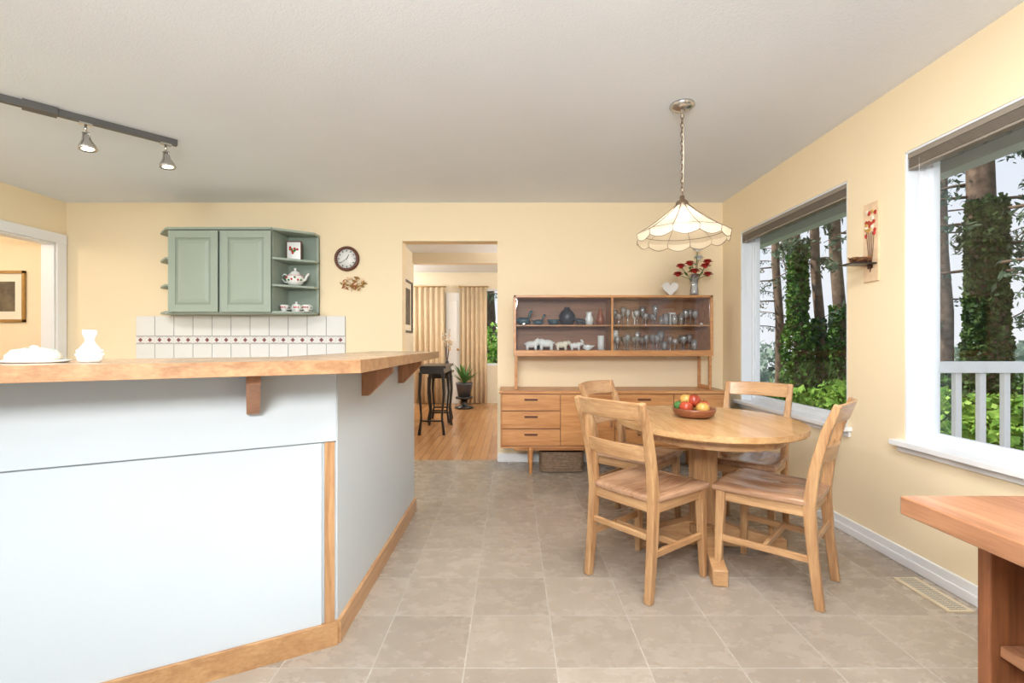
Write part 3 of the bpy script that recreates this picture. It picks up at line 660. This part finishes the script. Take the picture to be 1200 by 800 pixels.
# ------------------------------------------------------------ pendant lamp
PX,PY=.94,2.64
b=B()
b.lathe([(.0,0),(.065,0),(.068,-.01),(.05,-.026),(.02,-.034),(.008,-.036),(.008,-.05),(.0005,-.05)],(0,0,CZ),'nickel',28)
z=CZ-.05; k=0
while z>1.925:
    pts=[]
    for j in range(12):
        t=2*math.pi*j/12; u=.0085*math.cos(t); w=.017*math.sin(t)
        pts.append((u,0,z-.014+w) if k%2==0 else (0,u,z-.014+w))
    b.loft(pts,(.0024,.0024),'bronze',closed=True,n=5,up=(.3,.9,.2)); z-=.0255; k+=1
b.tube([(.004,.004,CZ-.04),(.006,-.003,2.15),(.003,.003,1.92)],.003,'cream',6)
b.lathe([(.0005,.055),(.012,.05),(.014,.03),(.03,.02),(.036,.0),(.036,-.012),(.0005,-.012)],(0,0,1.875),'bronze',20)
ns=12; sub=6; n=ns*sub; prof=[(.034,1.872,0),(.09,1.822,0),(.165,1.765,0),(.225,1.727,.1),(.25,1.712,.4),(.246,1.685,1)]
def shp(r,zz,sc,j):
    t=2*math.pi*j/n; bu=math.sin(math.pi*((j%sub)/sub)); rr=r*(1-.018*bu*(1 if r>.1 else .3))
    return (rr*math.cos(t),rr*math.sin(t),zz-sc*.02*bu)
vs=[shp(*q,j) for q in prof for j in range(n)]
fs=[(i*n+j,i*n+(j+1)%n,(i+1)*n+(j+1)%n,(i+1)*n+j) for i in range(len(prof)-1) for j in range(n)]
b.add(vs,fs,'shade',False)
for k in range(ns):
    t=2*math.pi*k/ns; b.tube([((r+.001)*math.cos(t),(r+.001)*math.sin(t),zz+.001) for r,zz,_ in prof],.0022,'bronze',5)
for ri in(3,5): b.tube([shp(*prof[ri],j) for j in range(n)],.0018,'bronze',5,closed=True)
b.cyl((0,0,1.863),(0,0,1.82),.016,.016,'cream',12)
b.lathe([(.0005,-.06),(.02,-.052),(.03,-.03),(.024,-.005),(.013,.015),(.0005,.015)],(0,0,1.81),'bulb',16)
b.done('pendant_lamp',(PX,PY,0),recalc=False)
# ------------------------------------------------------------ track light
b=B(); p0=Vector((-2.18,3.11,CZ-.018)); p1=Vector((-3.1,2.12,CZ-.018)); dv=(p1-p0)
b.beam(p0,p1,.036,.036,'track')
q=p0+dv*.47; b.beam(q-dv.normalized()*.07+Vector((0,0,-.002)),q+dv.normalized()*.07+Vector((0,0,-.002)),.07,.04,'track')
heads=[p0+dv*.045,p0+dv*.33]
for h in heads:
    b.beam(h+Vector((0,0,-.02))-dv.normalized()*.03,h+Vector((0,0,-.02))+dv.normalized()*.03,.03,.02,'nickel')
    b.cyl(h+Vector((0,0,-.03)),h+Vector((0,0,-.07)),.007,.007,'nickel',10)
    b.tube([h+Vector((-.02,0,-.075)),h+Vector((0,0,-.068)),h+Vector((.02,0,-.075)),h+Vector((.024,0,-.1))],.004,'nickel',6)
    T=Matrix.Translation(h+Vector((0,0,-.075)))@Matrix.Rotation(math.radians(-8),4,'Y')
    b.lathe([(.0005,0),(.015,-.002),(.02,-.03),(.024,-.045),(.04,-.075),(.046,-.095),(.044,-.1),(.04,-.096)],(0,0,0),'nickel',24,T=T)
    b.lathe([(.0005,-.096),(.02,-.098),(.0405,-.094),(.0405,-.09),(.0005,-.09)],(0,0,0),'bulb',20,T=T)
b.done('track_light',recalc=False)
# ------------------------------------------------------------ counter items
b=B(); b.lathe([(.0005,0),(.022,0),(.026,.006),(.028,.02),(.02,.04),(.011,.052),(.01,.062),(.016,.075),(.015,.085),(.012,.085),(.008,.066),(.0005,.06)],(0,0,0),'ceramic',28)
for r_,z_ in((.027,.02),(.0245,.03)):
    for k in range(12): a=k*.5236+z_*20; b.ell((r_*math.cos(a),r_*math.sin(a),z_),(.004,.004,.004),'ceramic',n=6,mm=4)
b.done('bud_vase',(-1.175,1.33,T1+.001)).scale=(1.05,1.05,1.05)
b=B(); b.lathe([(.0005,0),(.075,0),(.085,.006),(.08,.008),(.0005,.008)],(0,0,0),'ceramic',32)
b.lathe([(.066,.009),(.064,.022),(.05,.036),(.02,.043),(.0005,.044)],(0,0,0),'cream',32)
b.ell((0,0,.046),(.014,.008,.006),'ceramic',n=8,mm=5)
for k in range(8):
    a=k*.785; b.tube([(.065*math.cos(a),.065*math.sin(a),.016),(.05*math.cos(a+.1),.05*math.sin(a+.1),.037),(.015*math.cos(a+.2),.015*math.sin(a+.2),.044)],.002,'sage',5)
o=b.done('covered_dish',(-1.32,1.32,T1+.001)); o.scale=(1.0,.8,.9)
# ------------------------------------------------------------ desk lower right
b=B(); b.box(.945,1.91,.2,1.165,.695,.74,'cherry')
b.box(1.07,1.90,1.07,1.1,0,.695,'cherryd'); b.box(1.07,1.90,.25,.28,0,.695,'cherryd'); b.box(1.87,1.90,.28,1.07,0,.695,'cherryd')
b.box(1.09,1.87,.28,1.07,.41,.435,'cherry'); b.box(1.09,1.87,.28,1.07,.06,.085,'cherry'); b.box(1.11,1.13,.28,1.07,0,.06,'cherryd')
b.done('desk_with_shelves',bevel=.004)
b=B(); b.box(1.80,1.91,1.97,2.26,.0005,.006,'vent')
for k in range(22): b.box(1.82,1.89,1.985+k*.0122,1.985+k*.0122+.005,.006,.0068,'gap')
b.box(1.853,1.857,1.98,2.25,.006,.0075,'vent'); b.done('floor_vent')
b=B(); b.box(RX-.012,RX-.001,2.565,2.67,1.45,1.88,'pinkprint')
for k in range(22):
    yy=2.617+random.uniform(-.035,.035); zz=1.68+random.uniform(0,.16); b.ell((RX-.013,yy,zz),(.003,.012,.012),['red','apple','cream','pear'][k%4],n=8,mm=4)
for k in range(5): b.tube([(RX-.014,2.617,1.5),(RX-.014,2.6+k*.008,1.6),(RX-.014,2.59+k*.014,1.72)],.0015,'brown',5)
b.done('floral_wall_plaque')
b=B(); b.box(RX-.145,RX-.013,2.57,2.67,1.54,1.548,'black')
b.box(RX-.0135,RX-.013,2.6,2.64,1.52,1.54,'black')
b.lathe([(.0005,0),(.03,.002),(.045,.02),(.042,.03),(.03,.015),(.0005,.01)],(RX-.07,2.62,1.549),'brown',16)
for k in range(60):
    a=random.uniform(0,6.28); z=1.556+random.uniform(0,.025); r=.036+.4*(z-1.556); p=Vector((RX-.07+r*math.cos(a),2.62+r*math.sin(a),z)); q=p+Vector((-math.sin(a),math.cos(a),random.uniform(-.2,.3)))*.03; b.tube([p,q],.0014,['brown','gold','amber'][k%3],4)
for q in((-.01,0),(.012,.008),(0,-.012)): b.ell((RX-.07+q[0],2.62+q[1],1.578),(.009,.009,.011),'cream',n=8,mm=5)
b.done('shelf_with_bird_nest')
def picture(name,T,w,h,fr='gold',inner='photo',mat_='cream',fw=.03,mw=.05):
    b=B(); b.box(-w/2,w/2,-.008,-.001,-h/2,h/2,mat_,T); 
    for q in((-w/2,-w/2+fw,-h/2,h/2),(w/2-fw,w/2,-h/2,h/2),(-w/2,w/2,-h/2,-h/2+fw),(-w/2,w/2,h/2-fw,h/2)): b.box(q[0],q[1],-.024,-.002,q[2],q[3],fr,T)
    i=fw+mw; b.box(-w/2+i,w/2-i,-.01,-.008,-h/2+i,h/2-i,inner,T); b.done(name,bevel=.003)
picture('framed_picture',Matrix.Translation((-4.8,BW,1.55)),.5,.48,fw=.025,mw=.075)
picture('framed_picture',Matrix.Translation((-1.45,6.6,1.62))@Matrix.Rotation(math.pi/2,4,'Z'),.55,.72,'black','photo','cream',.03,.08)
# ------------------------------------------------------------ living room furniture
def console(x0,x1,y0,y1,h,name):
    b=B(); b.box(x0,x1,y0,y1,h-.03,h,'black'); b.box(x0+.03,x1-.03,y0+.03,y1-.03,h-.1,h-.03,'black')
    for x in(x0+.04,x1-.04):
        for y in(y0+.04,y1-.04):
            s=1 if x>(x0+x1)/2 else -1
            b.loft([(x,y,h-.08),(x+.012*s,y,h*.6),(x-.01*s,y,h*.25),(x+.015*s,y,.0)],[(.02,.02),(.014,.014),(.012,.012),(.018,.018)],'black',rect=True,up=(0,1,0))
    b.box(x0+.04,x1-.04,y0+.035,y0+.05,.16,.18,'black'); b.box(x0+.04,x1-.04,y1-.05,y1-.035,.16,.18,'black')
    b.done(name,bevel=.004)
console(-1.15,-.8,5.76,6.55,.84,'console_table'); console(-1.2,-.86,6.66,7.1,.72,'side_table')
b=B(); b.lathe([(.0005,0),(.03,0),(.05,.05),(.03,.11),(.02,.14),(.016,.14),(.0005,.1)],(0,0,0),'slate',16)
for k in range(7):
    a=k*.9; x,y=.07*math.cos(a),.05*math.sin(a); b.tube([(0,0,.1),(x*.4,y*.4,.28),(x,y,.42+.03*k)],.003,'brown',5)
    for j in range(4): b.ell((x*(.6+.12*j),y*(.6+.12*j),.3+.04*j+.02*k),(.018,.018,.016),'cream' if j%2 else 'pinkprint',n=7,mm=4)
b.done('vase_of_blossom',(-.93,6.85,.721))
b=B(); b.lathe([(.0005,0),(.1,0),(.14,.2),(.15,.24),(.13,.24),(.0005,.2)],(0,0,.2),'slate',18)
b.lathe([(.16,0),(.16,.03),(.06,.05),(.06,.15),(.15,.17),(.15,.2),(.0005,.2)],(0,0,0),'black',18)
for k in range(46):
    a=random.uniform(0,6.28); l=random.uniform(.25,.5); e=random.uniform(.5,1.3); pts=[Vector((0,0,.42))]; 
    for j in range(1,6):
        t=j/5; pts.append(Vector((math.cos(a)*math.cos(e)*l*t,math.sin(a)*math.cos(e)*l*t,.42+math.sin(e)*l*t-.2*t*t*l)))
    sd=Vector((-math.sin(a),math.cos(a),0)); vs=[];ws=[.004,.014,.02,.018,.012,.001]
    for p_,w_ in zip(pts,ws): vs+=[p_-sd*w_,p_+sd*w_]
    b.add(vs,[(i*2,i*2+1,i*2+3,i*2+2) for i in range(5)],'green',True)
b.done('potted_plant',(-.82,8.2,0),recalc=False)
# ------------------------------------------------------------ lights
def light(name,type_,loc,energy,col=(1,1,1),rot=(0,0,0),**k):
    l=bpy.data.lights.new(name,type_); l.energy=energy; l.color=col
    for a,v in k.items(): setattr(l,a,v)
    o=bpy.data.objects.new(name,l); S.collection.objects.link(o); o.location=loc; o.rotation_euler=rot; return o
sd=Vector((.65,-.05,-.75)); o=light('sun','SUN',(0,0,10),7.5,(1,.96,.88),angle=.04); o.rotation_euler=sd.to_track_quat('-Z','Y').to_euler()
CW=(.97,.99,1)
light('fill_dining','AREA',(.6,1.15,CZ-.03),44,CW,shape='DISK',size=.9)  # added fill above the frame, no fixture; brightens the dining side
light('fill_kitchen','AREA',(-2.7,1.7,CZ-.03),64,CW,shape='DISK',size=.9)  # added fill out of view, no fixture; brightens the kitchen side
o=light('bounce_fill','AREA',(-.3,-.9,1.9),135,CW,shape='DISK',size=.8); o.rotation_euler=Vector((0,.8,.55)).to_track_quat('-Z','Y').to_euler()  # added unseen area light behind the camera, lifts ceiling and back wall
light('pendant_bulb','POINT',(PX,PY,1.76),4,(1,.88,.7),shadow_soft_size=.03)
for i,h in enumerate(heads): light('track_spot','SPOT',h+Vector((0,0,-.19)),16,(1,.9,.75),shadow_soft_size=.03,spot_size=1.6,spot_blend=.8)
light('living_fill','POINT',(1.0,6.6,2.0),80,(1,.98,.95),shadow_soft_size=.2)  # added light without a lamp, hidden by the wall, brightens the far room
light('living_fill_2','POINT',(-2.6,8.0,2.0),55,(1,.98,.95),shadow_soft_size=.2)  # second added light for the far room, out of sight
light('hall_fill','POINT',(-5.2,3.2,2.1),26,(1,.92,.8),shadow_soft_size=.15)  # added fill for the side hall, no lamp modelled
w=bpy.data.worlds.new('sky'); S.world=w; w.use_nodes=True; N=w.node_tree.nodes; K=w.node_tree.links
bg=N['Background']; tc=N.new('ShaderNodeTexCoord'); sp=N.new('ShaderNodeSeparateXYZ'); r=N.new('ShaderNodeValToRGB')
K.new(tc.outputs['Generated'],sp.inputs[0]); K.new(sp.outputs['Z'],r.inputs[0]); K.new(r.outputs[0],bg.inputs[0])
r.color_ramp.elements[0].color=(.92,.95,1,1); r.color_ramp.elements[0].position=0
r.color_ramp.elements[1].color=(.66,.80,1,1); r.color_ramp.elements[1].position=.7
bg.inputs['Strength'].default_value=.95
S.view_settings.view_transform='Standard'; S.view_settings.look='None'; S.view_settings.exposure=.08
# ------------------------------------------------------------ camera
cam=bpy.data.cameras.new('camera'); co=bpy.data.objects.new('camera',cam); S.collection.objects.link(co)
co.location=(0,0,1.11); co.rotation_euler=(math.pi/2,0,0); cam.lens=16.8; cam.sensor_width=36; cam.shift_y=.002; cam.clip_start=.02
S.camera=co
